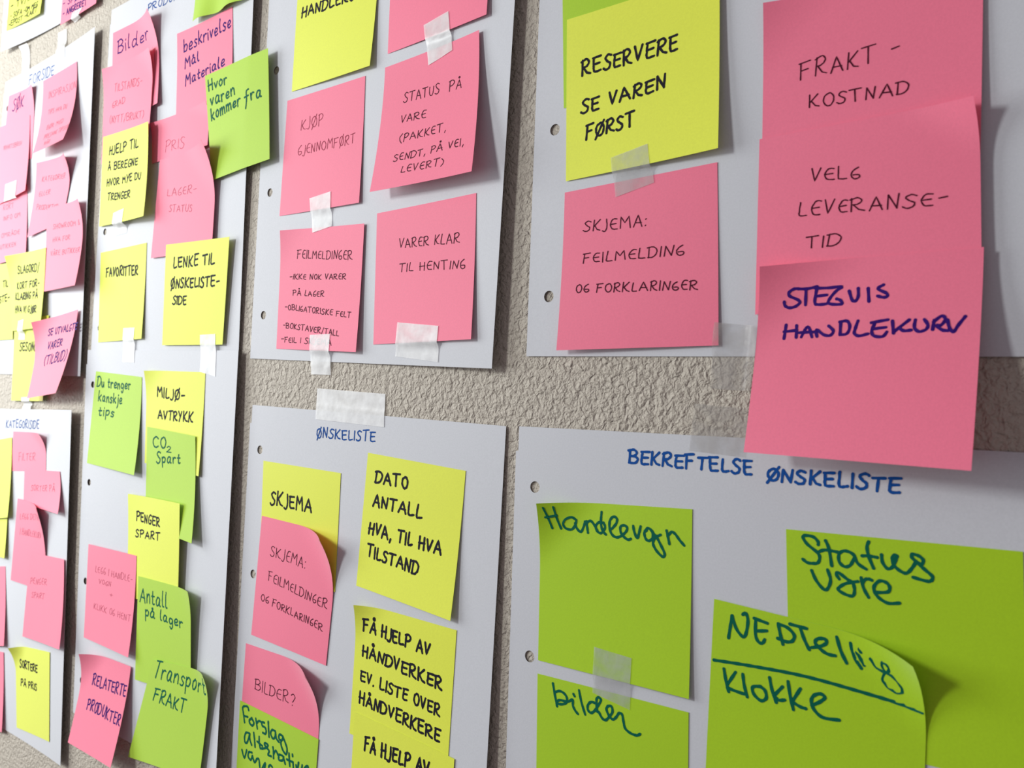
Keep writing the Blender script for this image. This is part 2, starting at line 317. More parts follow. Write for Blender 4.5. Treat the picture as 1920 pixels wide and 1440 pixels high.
# ---------------------------------------------------------------- sticky notes
NOTES = [
 ('A1', 'yellow', 'A', 1, [(31.4, 246.2), (107.4, 244.3), (105.7, 168.3), (29.4, 170.2)], {'L': (0, 0, 3, 0)}, 'black', [('HANDLEKURV', 0.077, 0.396, 0.905, 0.423, 0.081, 0)], [], 'yellow sticky note reading HANDLEKURV at the top'),
 ('A2', 'pink', 'A', 1, [(117.2, 249.4), (193.2, 249.7), (193.6, 173.7), (117.3, 173.4)], {'L': (0, 0, 2, 0)}, 'pen', [], [], 'blank pink sticky note at the top, taped to STATUS PÅ VARE'),
 ('A3', 'pink', 'A', 1, [(25.4, 165.2), (98.8, 165.0), (99.8, 90.4), (22.5, 91.6)], {'L': (0, 0, 1.5, 0)}, 'penmid', [('KJØP', 0.216, 0.289, 0.497, 0.294, 0.091, 0), ('GJENNOMFØRT', 0.195, 0.505, 0.908, 0.513, 0.079, 0)], [], 'pink sticky note reading KJØP GJENNOMFØRT'),
 ('A4', 'pink', 'A', 1, [(115.6, 165.9), (188.4, 167.4), (196.6, 91.1), (117.3, 92.5)], {'L': (0, 0, 10, 9), 'pb': 1.7, 'rs': 1.5}, 'pen', [('STATUS  PÅ', 0.236, 0.329, 0.828, 0.365, 0.074, 0), ('VARE', 0.224, 0.488, 0.485, 0.505, 0.057, 0), ('(PAKKET,', 0.237, 0.644, 0.703, 0.651, 0.059, 0), ('SENDT, PÅ VEI,', 0.202, 0.79, 0.893, 0.796, 0.053, 0), ('LEVERT)', 0.3, 0.895, 0.719, 0.903, 0.052, 0)], [], 'pink sticky note reading STATUS PÅ VARE, bottom lifted'),
 ('A5', 'pink', 'A', 1, [(25.9, 82.1), (104.6, 77.9), (104.4, 3.9), (25.4, 6.8)], {'L': (2, 0, 2, 0), 'rs': 1, 'r': 0.4}, 'pen', [('FEILMELDINGER', 0.215, 0.246, 0.881, 0.273, 0.068, 0), ('-IKKE NOK VARER', 0.132, 0.416, 0.821, 0.43, 0.043, 0), ('PÅ LAGER', 0.185, 0.55, 0.571, 0.566, 0.044, 0), ('-OBLIGATORISKE FELT', 0.089, 0.666, 0.906, 0.734, 0.044, 0), ('-BOKSTAVER/TALL', 0.08, 0.82, 0.781, 0.881, 0.044, 0), ('-FEIL I SKJEMA', 0.06, 0.939, 0.698, 0.956, 0.045, 0)], [], 'pink sticky note listing FEILMELDINGER in small writing'),
 ('A6', 'pink', 'A', 1, [(114.1, 82.8), (190.0, 84.0), (192.9, 9.5), (115.7, 8.3)], {'L': (0, 0, 2.5, 0)}, 'pen', [('VARER KLAR', 0.252, 0.294, 0.853, 0.324, 0.072, 0), ('TIL HENTING', 0.26, 0.469, 0.912, 0.507, 0.061, 0)], [], 'pink sticky note reading VARER KLAR TIL HENTING'),
 ('B1', 'yellow', 'B', 1, [(17.2, -64.7), (91.9, -66.2), (91.4, -135.0), (18.2, -137.1)], {'L': (0, 0, 0, 0)}, 'black', [('SKJEMA', 0.122, 0.365, 0.663, 0.369, 0.11, 0)], [], 'yellow sticky note reading SKJEMA'),
 ('B3', 'yellow', 'B', 1, [(114.3, -52.8), (187.8, -56.8), (184.9, -132.3), (109.4, -128.2)], {'L': (0, 0, 3, 0)}, 'black', [('DATO', 0.109, 0.21, 0.452, 0.201, 0.084, 0), ('ANTALL', 0.108, 0.379, 0.621, 0.386, 0.084, 0), ('HVA, TIL HVA', 0.088, 0.589, 0.841, 0.594, 0.087, 0), ('TILSTAND', 0.092, 0.752, 0.638, 0.776, 0.085, 0)], [], 'yellow sticky note reading DATO ANTALL HVA TIL HVA TILSTAND'),
 ('B4', 'yellow', 'B', 1, [(111.4, -137.1), (186.9, -137.2), (185.1, -209.5), (109.2, -211.1)], {'L': (4, 0, 0, 0), 'r': 0.35}, 'black', [('FÅ HJELP AV', 0.084, 0.197, 0.764, 0.232, 0.086, 0), ('HÅNDVERKER', 0.09, 0.385, 0.9, 0.44, 0.085, 0), ('EV. LISTE OVER', 0.084, 0.576, 0.896, 0.624, 0.078, 0), ('HÅNDVERKERE', 0.088, 0.741, 0.912, 0.803, 0.085, 0)], [], 'yellow sticky note reading FÅ HJELP AV HÅNDVERKER EV. LISTE OVER'),
 ('B6', 'pink', 'B', 1, [(7.4, -182.5), (84.0, -181.5), (81.1, -251.5), (4.4, -256.0)], {'L': (0, 11, 0, 0), 'r': 0.52}, 'pen', [('BILDER?', 0.169, 0.365, 0.686, 0.385, 0.096, 0)], [], 'pink sticky note reading BILDER?'),
 ('B2', 'pink', 'B', 2, [(18.6, -99.5), (93.3, -101.8), (86.6, -178.4), (13.0, -175.8)], {'L': (0, 12, 0, 0), 'r': 0.52}, 'pen', [('SKJEMA:', 0.168, 0.303, 0.627, 0.323, 0.085, 0), ('FEILMELDINGER', 0.17, 0.509, 0.94, 0.58, 0.072, 0), ('OG FORKLARINGER', 0.092, 0.69, 0.916, 0.755, 0.056, 0)], [], 'pink sticky note reading SKJEMA FEILMELDINGER on the ØNSKELISTE sheet'),
 ('B5', 'yellow', 'B', 2, [(113.2, -198.0), (189.9, -200.2), (187.3, -276.1), (111.4, -274.0)], {'L': (0, 0, 0, 0)}, 'black', [('FÅ HJELP AV', 0.13, 0.235, 0.78, 0.188, 0.092, 0)], [], 'yellow sticky note reading FÅ HJELP cut by the bottom edge'),
 ('B7', 'green', 'B', 2, [(4.3, -219.6), (82.9, -221.9), (79.3, -297.8), (3.4, -295.6)], {'L': (0, 0, 0, 0)}, 'green', [], [[[(125, 46), (108, 22), (59, 32), (43, 53), (58, 96), (78, 161)], [(66, 110), (116, 103)], [(172, 95), (140, 126), (156, 150), (188, 153), (202, 123), (165, 98)], [(224, 83), (238, 121), (252, 158)], [(238, 121), (263, 92), (291, 88)], [(338, 82), (305, 88), (314, 114), (352, 118), (368, 142), (360, 166), (326, 168)], [(387, 58), (397, 117), (409, 175)], [(483, 106), (443, 107), (426, 141), (456, 172), (482, 156), (487, 113)], [(492, 128), (502, 158), (537, 175)], [(577, 113), (537, 114), (534, 147), (568, 153), (584, 119)], [(584, 123), (614, 154), (641, 194), (636, 240), (595, 225), (564, 186), (562, 159)]], [[(157, 230), (107, 237), (89, 281), (100, 320), (128, 311), (154, 243)], [(157, 234), (161, 275), (189, 313)], [(208, 205), (223, 255), (236, 314)], [(282, 215), (287, 260), (305, 304)], [(259, 261), (330, 275)], [(319, 300), (372, 278), (403, 247), (368, 238), (356, 254), (392, 272), (421, 287), (410, 320), (451, 318)], [(466, 239), (477, 276), (482, 324)], [(482, 287), (505, 255), (534, 278), (549, 294)], [(593, 267), (547, 274), (551, 313), (596, 302), (606, 270)], [(607, 278), (631, 319)], [(669, 221), (678, 270), (689, 315)], [(646, 277), (717, 273)], [(711, 215), (715, 229)], [(723, 271), (735, 320)], [(763, 282), (780, 324), (791, 252)], [(836, 257), (834, 297), (855, 314)], [(857, 281), (896, 240), (905, 265), (858, 289)]], [[(63, 395), (101, 449), (127, 376)], [(199, 373), (157, 383), (153, 423), (190, 436), (208, 396)], [(208, 396), (241, 440), (272, 399), (297, 400), (313, 453)], [(341, 460), (383, 395), (375, 449)], [(427, 414), (445, 391), (473, 398)]]], 'green sticky note reading Forslag alternative varer'),
 ('C0', 'green', 'C', 1, [(235.2, 194.5), (311.1, 198.5), (314.7, 122.6), (239.6, 118.6)], {'L': (0, 0, 0, 0)}, 'green', [], [], 'green sticky note behind the RESERVERE note at the top'),
 ('C2', 'pink', 'C', 1, [(242.0, 78.2), (317.3, 81.1), (320.9, 5.3), (243.3, 3.7)], {'L': (0, 0, 1, 4)}, 'pen', [('SKJEMA:', 0.146, 0.268, 0.565, 0.294, 0.066, 0), ('FEILMELDING', 0.152, 0.467, 0.802, 0.486, 0.06, 0), ('OG FORKLARINGER', 0.109, 0.644, 0.882, 0.689, 0.052, 0)], [], 'pink sticky note reading SKJEMA FEILMELDING OG FORKLARINGER on the top right sheet'),
 ('C3', 'pink', 'C', 1, [(335.0, 141.8), (411.5, 136.4), (412.4, 68.2), (336.3, 70.5)], {'L': (3, 0, 2, 0), 'rs': 1, 'r': 0.45}, 'pen', [('FRAKT -', 0.195, 0.464, 0.657, 0.422, 0.092, 0), ('KOSTNAD', 0.242, 0.626, 0.699, 0.63, 0.066, 0)], [], 'pink sticky note reading FRAKTKOSTNAD, topmost of three'),
 ('C1', 'yellow', 'C', 2, [(239.7, 160.7), (316.2, 160.9), (319.5, 85.3), (242.6, 83.4)], {'L': (0, 0, 3, 0), 'rs': 1.5}, 'black', [('RESERVERE', 0.114, 0.377, 0.746, 0.378, 0.085, 0), ('SE VAREN', 0.112, 0.609, 0.674, 0.581, 0.076, 0), ('FØRST', 0.147, 0.767, 0.475, 0.754, 0.083, 0)], [], 'yellow sticky note reading RESERVERE SE VAREN FØRST'),
 ('C4', 'pink', 'C', 2, [(335.0, 87.5), (411.7, 87.7), (413.8, 26.7), (335.5, 17.4)], {'L': (0, 5, 2, 0), 'r': 0.35, 'X': [0.04, 3.12, 1.25, 0.02]}, 'pen', [('VELG', 0.27, 0.295, 0.498, 0.327, 0.07, 0), ('LEVERANSE-', 0.213, 0.483, 0.869, 0.561, 0.078, 0), ('TID', 0.252, 0.672, 0.413, 0.689, 0.066, 0)], [], 'pink sticky note reading VELG LEVERANSETID, middle of three'),
 ('C5', 'pink', 'C', 3, [(337.8, 36.5), (414.2, 36.8), (414.4, -36.9), (337.8, -36.5)], {'L': (6, 0, 19, 13), 'r': 0.55, 'pb': 1.5, 'X': [0.01, 2.98, 0.0, 0.0]}, 'purple', [], [[[(197, 137), (175, 136), (151, 152), (155, 173), (197, 196), (207, 212), (186, 231), (155, 236), (134, 223), (129, 202)], [(197, 137), (239, 140), (288, 132)], [(234, 143), (236, 225)], [(288, 138), (283, 172), (281, 216), (296, 227), (339, 225), (346, 214)], [(284, 183), (337, 179)], [(278, 140), (343, 143), (406, 141), (381, 161), (355, 194), (346, 219), (365, 229), (410, 230), (403, 211), (384, 202)], [(441, 165), (457, 212), (473, 218), (484, 196), (482, 154)], [(527, 157), (534, 224)], [(595, 145), (571, 163), (609, 187), (613, 204), (596, 207), (571, 199)]], [[(147, 327), (142, 401)], [(200, 332), (203, 396)], [(139, 364), (203, 358)], [(228, 394), (256, 340), (280, 395)], [(212, 371), (292, 369)], [(304, 393), (299, 358), (336, 385), (368, 389), (380, 366), (356, 340)], [(412, 322), (413, 384)], [(407, 322), (440, 318), (455, 346), (445, 382), (412, 387)], [(491, 319), (481, 358), (479, 383), (501, 395), (540, 386)], [(623, 319), (551, 331)], [(568, 331), (556, 371), (566, 396), (605, 401), (622, 379)], [(561, 363), (616, 356)], [(643, 325), (651, 385)], [(715, 323), (658, 374), (651, 386)], [(673, 359), (693, 375), (725, 373)], [(740, 324), (738, 361), (757, 381), (784, 374), (793, 352), (777, 324)], [(817, 329), (813, 373)], [(815, 337), (847, 310), (862, 328), (845, 354), (827, 353), (851, 376), (875, 380)], [(870, 329), (881, 370), (897, 386), (914, 356), (940, 316)]]], 'pink sticky note reading STEGVIS HANDLEKURV in purple, hanging past its sheet'),
 ('D1', 'green', 'D', 1, [(235.1, -66.4), (311.4, -62.3), (313.4, -139.2), (236.7, -141.2)], {'L': (6, 0, 1.5, 0), 'r': 0.45}, 'green', [], [[[(40, 32), (63, 88), (92, 166)], [(107, 29), (127, 104), (153, 166)], [(50, 94), (127, 82)], [(258, 107), (226, 92), (185, 105), (167, 135), (186, 163), (228, 167), (253, 134), (259, 109)], [(250, 129), (262, 157), (291, 178), (311, 144), (319, 114)], [(330, 111), (334, 142), (341, 179)], [(333, 118), (358, 107), (387, 133), (404, 160)], [(447, 112), (414, 112), (393, 138), (405, 165), (432, 173), (456, 142), (450, 119), (436, 111)], [(432, 50), (428, 111), (440, 157), (463, 179)], [(502, 143), (531, 109), (534, 81), (511, 72), (490, 93), (486, 131), (500, 171), (530, 189), (562, 180), (593, 154), (603, 131), (586, 117), (560, 125), (561, 157), (583, 183), (609, 196), (627, 190)], [(641, 116), (649, 150), (668, 182), (679, 152), (688, 115)], [(727, 134), (712, 149), (721, 180), (741, 191), (765, 171), (759, 136), (734, 121), (715, 140)], [(757, 132), (784, 160), (813, 152)], [(789, 162), (769, 189), (771, 215), (796, 248), (830, 271), (839, 252), (814, 206), (789, 165)], [(849, 125), (859, 163), (867, 197)], [(859, 154), (880, 130), (903, 142), (927, 170), (955, 197)]]], 'green sticky note reading Handlevogn'),
 ('D2', 'green', 'D', 1, [(236.7, -147.4), (312.8, -145.2), (314.9, -221.2), (239.0, -223.4)], {'L': (0, 0, 0, 0)}, 'green', [], [[[(115, 34), (129, 95), (147, 164)], [(133, 82), (167, 69), (201, 79), (218, 103), (207, 133), (163, 147), (146, 139), (168, 122), (221, 120), (258, 99), (260, 132), (276, 158), (296, 174)], [(263, 65), (271, 76)], [(302, 35), (319, 99), (346, 165)], [(415, 85), (388, 83), (366, 104), (364, 132), (384, 147), (407, 133), (429, 101), (452, 61), (440, 46), (424, 56), (424, 95), (430, 131)], [(439, 129), (461, 158), (484, 165), (506, 144), (530, 108), (523, 79), (501, 81), (490, 102), (506, 132), (532, 149), (554, 132), (573, 104), (593, 108), (603, 147), (615, 181), (650, 198), (688, 200), (709, 187)]]], 'green sticky note reading bilder'),
 ('D3', 'green', 'D', 1, [(350.2, -65.5), (427.0, -62.9), (430.3, -137.9), (354.2, -141.6)], {'L': (0, 0, 0, 0)}, 'green', [], [[[(155, 61), (155, 47), (132, 25), (92, 22), (83, 34), (103, 64), (146, 96), (161, 119), (153, 148), (129, 155), (101, 154), (80, 140)], [(190, 37), (205, 74), (217, 156)], [(150, 100), (181, 84), (220, 84), (251, 88)], [(322, 96), (304, 82), (274, 78), (252, 96), (252, 132), (276, 153), (303, 142), (320, 108)], [(320, 92), (336, 130), (373, 153)], [(387, 22), (379, 47), (385, 89), (406, 145)], [(356, 92), (385, 89), (423, 92)], [(442, 77), (446, 113), (467, 139), (489, 127), (504, 90), (508, 75), (495, 74), (488, 92), (496, 122), (524, 145), (548, 149), (570, 124), (588, 92)]], [[(588, 92), (571, 75), (572, 60), (598, 64), (617, 81), (611, 100), (591, 95)], [(591, 95), (624, 125), (653, 151), (647, 171), (627, 175), (574, 165)], [(121, 190), (143, 238), (178, 275), (197, 266), (210, 225), (197, 178)], [(250, 215), (237, 193), (249, 186), (286, 211), (312, 227), (319, 261), (311, 287), (281, 286), (245, 268), (255, 250), (286, 230), (335, 216)], [(350, 196), (360, 244), (381, 284)], [(355, 221), (368, 202), (383, 198), (397, 202)], [(418, 256), (465, 247), (474, 224), (459, 204), (430, 201), (406, 230), (411, 260), (432, 284), (468, 299), (514, 291)]]], 'green sticky note reading Status vare'),
 ('D4', 'green', 'D', 2, [(322.3, -97.1), (400.6, -100.9), (400.0, -176.6), (320.7, -187.5)], {'L': (0, 12, 0, 0), 'r': 0.42}, 'green', [], [[[(87, 156), (100, 54)], [(100, 54), (125, 107), (162, 136), (177, 115), (183, 59), (170, 29), (155, 38)], [(281, 50), (214, 42)], [(222, 44), (225, 113), (242, 142), (263, 142), (272, 125)], [(227, 96), (280, 84)], [(335, 40), (347, 84), (362, 126)], [(335, 42), (379, 47), (414, 73), (407, 101), (377, 111), (335, 105)], [(391, 29), (471, 31)], [(440, 32), (463, 82), (488, 121)], [(500, 109), (541, 93), (566, 72), (555, 57), (524, 65), (514, 85), (541, 108), (573, 121), (607, 120)], [(611, 36), (631, 92), (659, 140)], [(674, 47), (691, 103), (724, 148)], [(703, 80), (720, 106), (737, 130)], [(715, 62), (722, 74)], [(766, 92), (796, 123), (833, 131), (854, 109), (842, 87), (821, 90), (827, 116), (854, 135)]], [[(828, 146), (820, 173), (841, 198), (878, 212), (907, 197), (897, 165), (864, 137), (843, 132)], [(15, 269), (219, 255), (475, 244), (734, 253), (987, 269)], [(71, 297), (84, 346), (101, 392)], [(132, 300), (92, 364)], [(93, 376), (139, 383), (195, 387)], [(170, 301), (180, 348), (198, 396)], [(264, 336), (224, 346), (230, 376), (267, 398), (293, 381), (285, 349), (259, 336)], [(305, 287), (320, 340), (343, 390)], [(370, 314), (329, 363)], [(332, 362), (353, 377), (383, 370)], [(395, 285), (408, 345), (426, 403)], [(455, 304), (419, 369)], [(422, 371), (456, 383), (484, 386)], [(511, 365), (546, 342), (569, 317), (550, 305), (520, 318), (508, 346), (523, 382), (565, 407), (637, 401)]]], 'green sticky note reading NEDTelling Klokke with a curled corner'),
 ('E1', 'pink', 'E', 1, [(-213.4, 269.2), (-140.3, 268.9), (-131.0, 193.9), (-209.1, 189.8)], {'L': (0, 9, 3, 0), 'r': 0.6}, 'purple', [('Bilder', 0.124, 0.245, 0.791, 0.261, 0.147, 0)], [], 'pink sticky note reading Bilder in purple'),
 ('E4', 'pink', 'E', 1, [(-110.7, 242.3), (-37.2, 242.0), (-30.5, 168.1), (-107.8, 166.7)], {'L': (1, 0, 2, 0)}, 'purple', [('beskrivelse', 0.123, 0.216, 0.968, 0.189, 0.126, 0), ('Mål', 0.151, 0.378, 0.409, 0.369, 0.106, 0), ('Materiale', 0.169, 0.557, 0.865, 0.527, 0.109, 0)], [], 'pink sticky note reading beskrivelse Mål Materiale'),
 ('E9', 'yellow', 'E', 1, [(-215.9, 87.9), (-142.8, 89.6), (-140.1, 15.8), (-212.9, 14.2)], {'L': (0, 0, 2, 0)}, 'black', [('FAVORITTER', 0.143, 0.281, 0.835, 0.318, 0.096, 0)], [], 'yellow sticky note reading FAVORITTER'),
 ('E2b', 'pink', 'E', 2, [(-219.5, 238.1), (-142.3, 240.2), (-138.4, 194.8), (-218.4, 191.3)], {'L': (0, 2, 3, 0), 'X': [0.02, 0.63, 0.47, 0.02]}, 'faint', [], [], 'pink sticky note almost hidden behind the TILSTANDSGRAD note'),
 ('E7', 'pink', 'E', 2, [(-142.8, 181.1), (-61.6, 181.4), (-57.7, 149.4), (-139.9, 149.8)], {'L': (2, 2, 2, 0), 'r': 0.4, 'X': [0.0, 1.02, 0.64, 0.0]}, 'faint', [('PRIS', 0.254, 0.82, 0.595, 0.86, 0.247, 0)], [], 'short pink sticky note reading PRIS'),
 ('E2', 'pink', 'E', 3, [(-222.8, 240.6), (-140.5, 238.8), (-137.8, 166.4), (-221.2, 161.6)], {'L': (3, 4, 2, 0), 'r': 0.4, 'X': [0.0, 2.07, 2.76, 0.0]}, 'faint', [('TILSTANDS-', 0.225, 0.29, 0.792, 0.344, 0.083, 0), ('GRAD', 0.196, 0.45, 0.46, 0.46, 0.062, 0), ('(NYTT/BRUKT)', 0.155, 0.605, 0.866, 0.721, 0.076, 0)], [], 'pink sticky note reading TILSTANDSGRAD in faint pencil'),
 ('E5', 'green', 'E', 3, [(-84.1, 319.5), (-8.1, 316.1), (-14.3, 240.3), (-84.8, 243.5)], {'L': (0, 0, 1, 1), 'wave': 1.6}, 'green', [], [], 'green sticky note with a wavy bottom edge above the beskrivelse note'),
 ('E3', 'yellow', 'E', 4, [(-216.9, 183.1), (-135.8, 179.6), (-132.2, 107.0), (-218.3, 109.4)], {'L': (0, 0, 5, 0), 'rs': 2, 'X': [1.18, 4.04, 1.1, 0.32]}, 'black', [('HJELP TIL', 0.157, 0.218, 0.776, 0.233, 0.092, 0), ('Å BEREGNE', 0.138, 0.391, 0.774, 0.42, 0.075, 0), ('HVOR MYE DU', 0.132, 0.567, 0.861, 0.581, 0.075, 0), ('TRENGER', 0.16, 0.725, 0.647, 0.753, 0.076, 0)], [], 'yellow sticky note reading HJELP TIL Å BEREGNE'),
 ('E6', 'green', 'E', 4, [(-64.8, 199.4), (8.9, 201.3), (16.1, 128.0), (-50.8, 123.5)], {'L': (0, 0, 1, 1), 'X': [2.12, 0.24, 0.18, 1.0]}, 'green', [('Hvor', 0.05, 0.159, 0.353, 0.158, 0.097, 0), ('varen', 0.065, 0.311, 0.475, 0.294, 0.118, 0), ('kommer', 0.063, 0.442, 0.565, 0.413, 0.11, 0), ('fra', 0.634, 0.415, 0.889, 0.407, 0.121, 0)], [], 'green sticky note reading Hvor varen kommer fra'),
 ('E8', 'pink', 'E', 5, [(-125.5, 149.9), (-45.0, 151.1), (-47.0, 75.5), (-133.0, 76.7)], {'L': (0, 11, 1, 0), 'r': 0.6, 'X': [0.56, 1.31, 0.52, 0.04]}, 'faint', [('LAGER-', 0.198, 0.399, 0.69, 0.437, 0.073, 0), ('STATUS', 0.25, 0.56, 0.641, 0.606, 0.067, 0)], [], 'pink sticky note reading LAGERSTATUS with a curled corner'),
 ('E10', 'yellow', 'E', 6, [(-109.8, 84.6), (-24.2, 81.8), (-29.9, 9.9), (-110.1, 10.6)], {'L': (0, 0, 0.4, 0), 'X': [0.75, 1.87, 0.14, 0.06]}, 'black', [('LENKE TIL', 0.145, 0.241, 0.799, 0.233, 0.101, 0), ('ØNSKELISTE-', 0.116, 0.438, 0.886, 0.451, 0.092, 0), ('SIDE', 0.156, 0.598, 0.381, 0.605, 0.079, 0)], [], 'yellow sticky note reading LENKE TIL ØNSKELISTESIDE'),
 ('F1', 'green', 'F', 1, [(-212.8, -9.4), (-138.8, -13.2), (-133.7, -86.8), (-220.5, -84.6)], {'L': (0, 0, 5, 0)}, 'green', [('Du trenger', 0.058, 0.163, 0.769, 0.146, 0.104, 0), ('kanskje', 0.112, 0.312, 0.617, 0.311, 0.103, 0), ('tips', 0.143, 0.466, 0.471, 0.454, 0.102, 0)], [], 'green sticky note reading Du trenger kanskje tips'),
 ('F2', 'yellow', 'F', 1, [(-131.3, -7.9), (-50.3, -8.9), (-48.4, -80.1), (-128.4, -77.4)], {'L': (3, 0, 2, 0), 'r': 0.4}, 'black', [('MILJØ-', 0.201, 0.275, 0.67, 0.287, 0.096, 0), ('AVTRYKK', 0.226, 0.506, 0.833, 0.494, 0.092, 0)], [], 'yellow sticky note reading MILJØAVTRYKK'),
 ('F3', 'green', 'F', 2, [(-126.4, -50.2), (-56.1, -53.3), (-45.4, -124.9), (-122.4, -123.1)], {'L': (0, 0, 5, 0), 'X': [0.09, 1.43, 0.79, 0.05]}, 'green', [('CO', 0.13, 0.182, 0.398, 0.18, 0.114, 0), ('2', 0.423, 0.213, 0.513, 0.209, 0.056, 0), ('Spart', 0.221, 0.34, 0.695, 0.299, 0.103, 0)], [], 'green sticky note reading CO2 Spart'),
 ('F4', 'yellow', 'F', 3, [(-148.4, -102.1), (-65.4, -100.3), (-64.2, -174.2), (-143.9, -179.3)], {'L': (1, 0, 1, 0), 'X': [0.0, 4.8, 1.92, 0.0]}, 'black', [('PENGER', 0.173, 0.245, 0.626, 0.257, 0.081, 0), ('SPART', 0.159, 0.405, 0.633, 0.388, 0.071, 0)], [], 'yellow sticky note reading PENGER SPART'),
 ('F5', 'pink', 'F', 4, [(-208.9, -149.0), (-130.6, -146.7), (-127.1, -220.4), (-209.1, -223.9)], {'L': (0, 0, 5, 0), 'X': [0.0, 0.64, 0.0, 0.0]}, 'faint', [('LEGG I HANDLE-', 0.18, 0.276, 0.935, 0.279, 0.068, 0), ('VOGN', 0.267, 0.384, 0.513, 0.379, 0.049, 0), ('+', 0.505, 0.484, 0.562, 0.48, 0.043, 0), ('KLIKK OG HENT', 0.191, 0.661, 0.956, 0.663, 0.061, 0)], [], 'pink sticky note reading LEGG I HANDLEVOGN KLIKK OG HENT'),
 ('F6', 'green', 'F', 4, [(-124.7, -160.7), (-43.8, -156.5), (-41.8, -229.2), (-124.6, -237.0)], {'L': (0, 2, 0, 0), 'rs': 1, 'r': 0.3, 'X': [1.51, 3.67, 0.47, 0.2]}, 'green', [('Antall', 0.048, 0.235, 0.559, 0.234, 0.137, 0), ('på lager', 0.159, 0.36, 0.849, 0.367, 0.102, 0)], [], 'green sticky note reading Antall på lager'),
 ('F7', 'green', 'F', 5, [(-96.4, -215.3), (-13.5, -203.9), (-23.3, -277.7), (-129.1, -295.0)], {'L': (0, 5, 2, 0), 'r': 0.35, 'X': [1.56, 2.81, 0.0, 0.0]}, 'green', [('Transport', 0.079, 0.157, 0.967, 0.205, 0.159, 0), ('FRAKT', 0.163, 0.377, 0.674, 0.427, 0.119, 0)], [], 'green sticky note reading Transport FRAKT'),
 ('F8', 'pink', 'F', 5, [(-202.1, -232.5), (-131.7, -229.2), (-130.7, -299.7), (-209.2, -305.2)], {'L': (7, 0, 12, 8), 'r': 0.5, 'pb': 1.4}, 'purple', [('RELATERTE', 0.247, 0.331, 0.975, 0.314, 0.108, 0), ('PRODUKTER', 0.239, 0.587, 0.973, 0.6, 0.107, 0)], [], 'pink sticky note reading RELATERTE PRODUKTER hanging loose'),
 ('G1', 'pink', 'G', 1, [(-422.7, 259.8), (-360.0, 258.1), (-362.2, 188.6), (-435.0, 187.7)], {'L': (0, 4, 0, 0)}, 'purple', [('SØK', 0.202, 0.235, 0.581, 0.223, 0.155, 0)], [], 'pink sticky note reading SØK on the FORSIDE sheet'),
 ('G5', 'pink', 'G', 1, [(-440.9, 163.9), (-369.0, 165.5), (-358.8, 97.4), (-428.2, 93.1)], {'L': (0, 0, 2, 2)}, 'faint', [('KORT', 0.228, 0.25, 0.562, 0.264, 0.075, 0), ('INFO OM', 0.233, 0.402, 0.779, 0.425, 0.06, 0), ('OMRÅDE', 0.17, 0.637, 0.773, 0.667, 0.061, 0), ('BUTIKKEN', 0.049, 0.796, 0.656, 0.825, 0.062, 0)], [], 'pink sticky note reading KORT INFO OM at the left edge, half under NYHETSBREV'),
 ('G2', 'pink', 'G', 2, [(-448.3, 232.1), (-370.2, 230.8), (-361.4, 157.4), (-440.7, 153.0)], {'L': (0, 0, 4, 0)}, 'faint', [('NYHETSBREV', 0.237, 0.32, 0.778, 0.35, 0.054, 0)], [], 'pink sticky note reading NYHETSBREV overlapping the SØK note'),
 ('G3', 'pink', 'G', 2, [(-343.8, 257.4), (-271.3, 258.2), (-255.0, 183.4), (-335.0, 186.2)], {'L': (0, 0, 14, 9), 'pb': 2.2}, 'faint', [('INSPIRASJON', 0.186, 0.278, 0.984, 0.327, 0.088, 0), ('TIPS HVA DU', 0.216, 0.499, 0.784, 0.541, 0.056, 0), ('BØR MED', 0.259, 0.715, 0.759, 0.728, 0.058, 0), ('PRESANG TIPSER', 0.255, 0.85, 1.008, 0.855, 0.059, 0), ('NÅR', 0.324, 0.941, 0.502, 0.948, 0.053, 0)], [], 'pink sticky note curling off the FORSIDE sheet, faint heading INSPIRASJON'),
 ('G4', 'pink', 'G', 3, [(-343.6, 181.1), (-262.9, 178.0), (-284.7, 120.7), (-355.6, 113.4)], {'L': (2, 10, 0, 2), 'r': 0.55}, 'faint', [('KATEGORIER', 0.171, 0.278, 0.835, 0.336, 0.07, 0), ('ELLER', 0.147, 0.474, 0.465, 0.492, 0.063, 0), ('PRODUKTER', 0.136, 0.648, 0.78, 0.765, 0.065, 0)], [], 'pink sticky note reading KATEGORIER ELLER PRODUKTER with a curled top right corner'),
 ('G6', 'pink', 'G', 4, [(-316.7, 135.7), (-239.5, 134.6), (-228.3, 59.9), (-312.1, 60.4)], {'L': (0, 5, 9, 2), 'r': 0.5, 'X': [0.87, 0.0, 0.0, 0.24]}, 'faint', [('SHOWROOM &', 0.186, 0.268, 0.911, 0.292, 0.058, 0), ('HVA FOR', 0.193, 0.421, 0.66, 0.435, 0.055, 0), ('VÅRE BUTIKKER', 0.152, 0.584, 0.965, 0.614, 0.058, 0)], [], 'pink sticky note reading VÅRE BUTIKKER above the SE UTVALGTE note'),
 ('G8', 'yellow', 'G', 4, [(-460.8, 93.7), (-385.8, 92.4), (-381.3, 19.6), (-461.8, 18.7)], {'L': (0, 0, 0, 0), 'X': [1.24, 1.58, 0.0, 0.0]}, 'black', [('TIL', 0.697, 0.303, 0.849, 0.304, 0.08, 0), ('LISTE-', 0.469, 0.521, 0.902, 0.491, 0.084, 0)], [], 'yellow sticky note reading TIL LISTE cut by the left edge of the photo'),
 ('G9', 'yellow', 'G', 4, [(-379.5, 37.7), (-303.5, 39.5), (-304.6, -36.6), (-374.9, -38.2)], {'L': (0, 0, 1, 1)}, 'black', [('SESONG', 0.191, 0.387, 0.698, 0.408, 0.101, 0)], [], 'yellow sticky note reading SESONG below the SLAGORD note'),
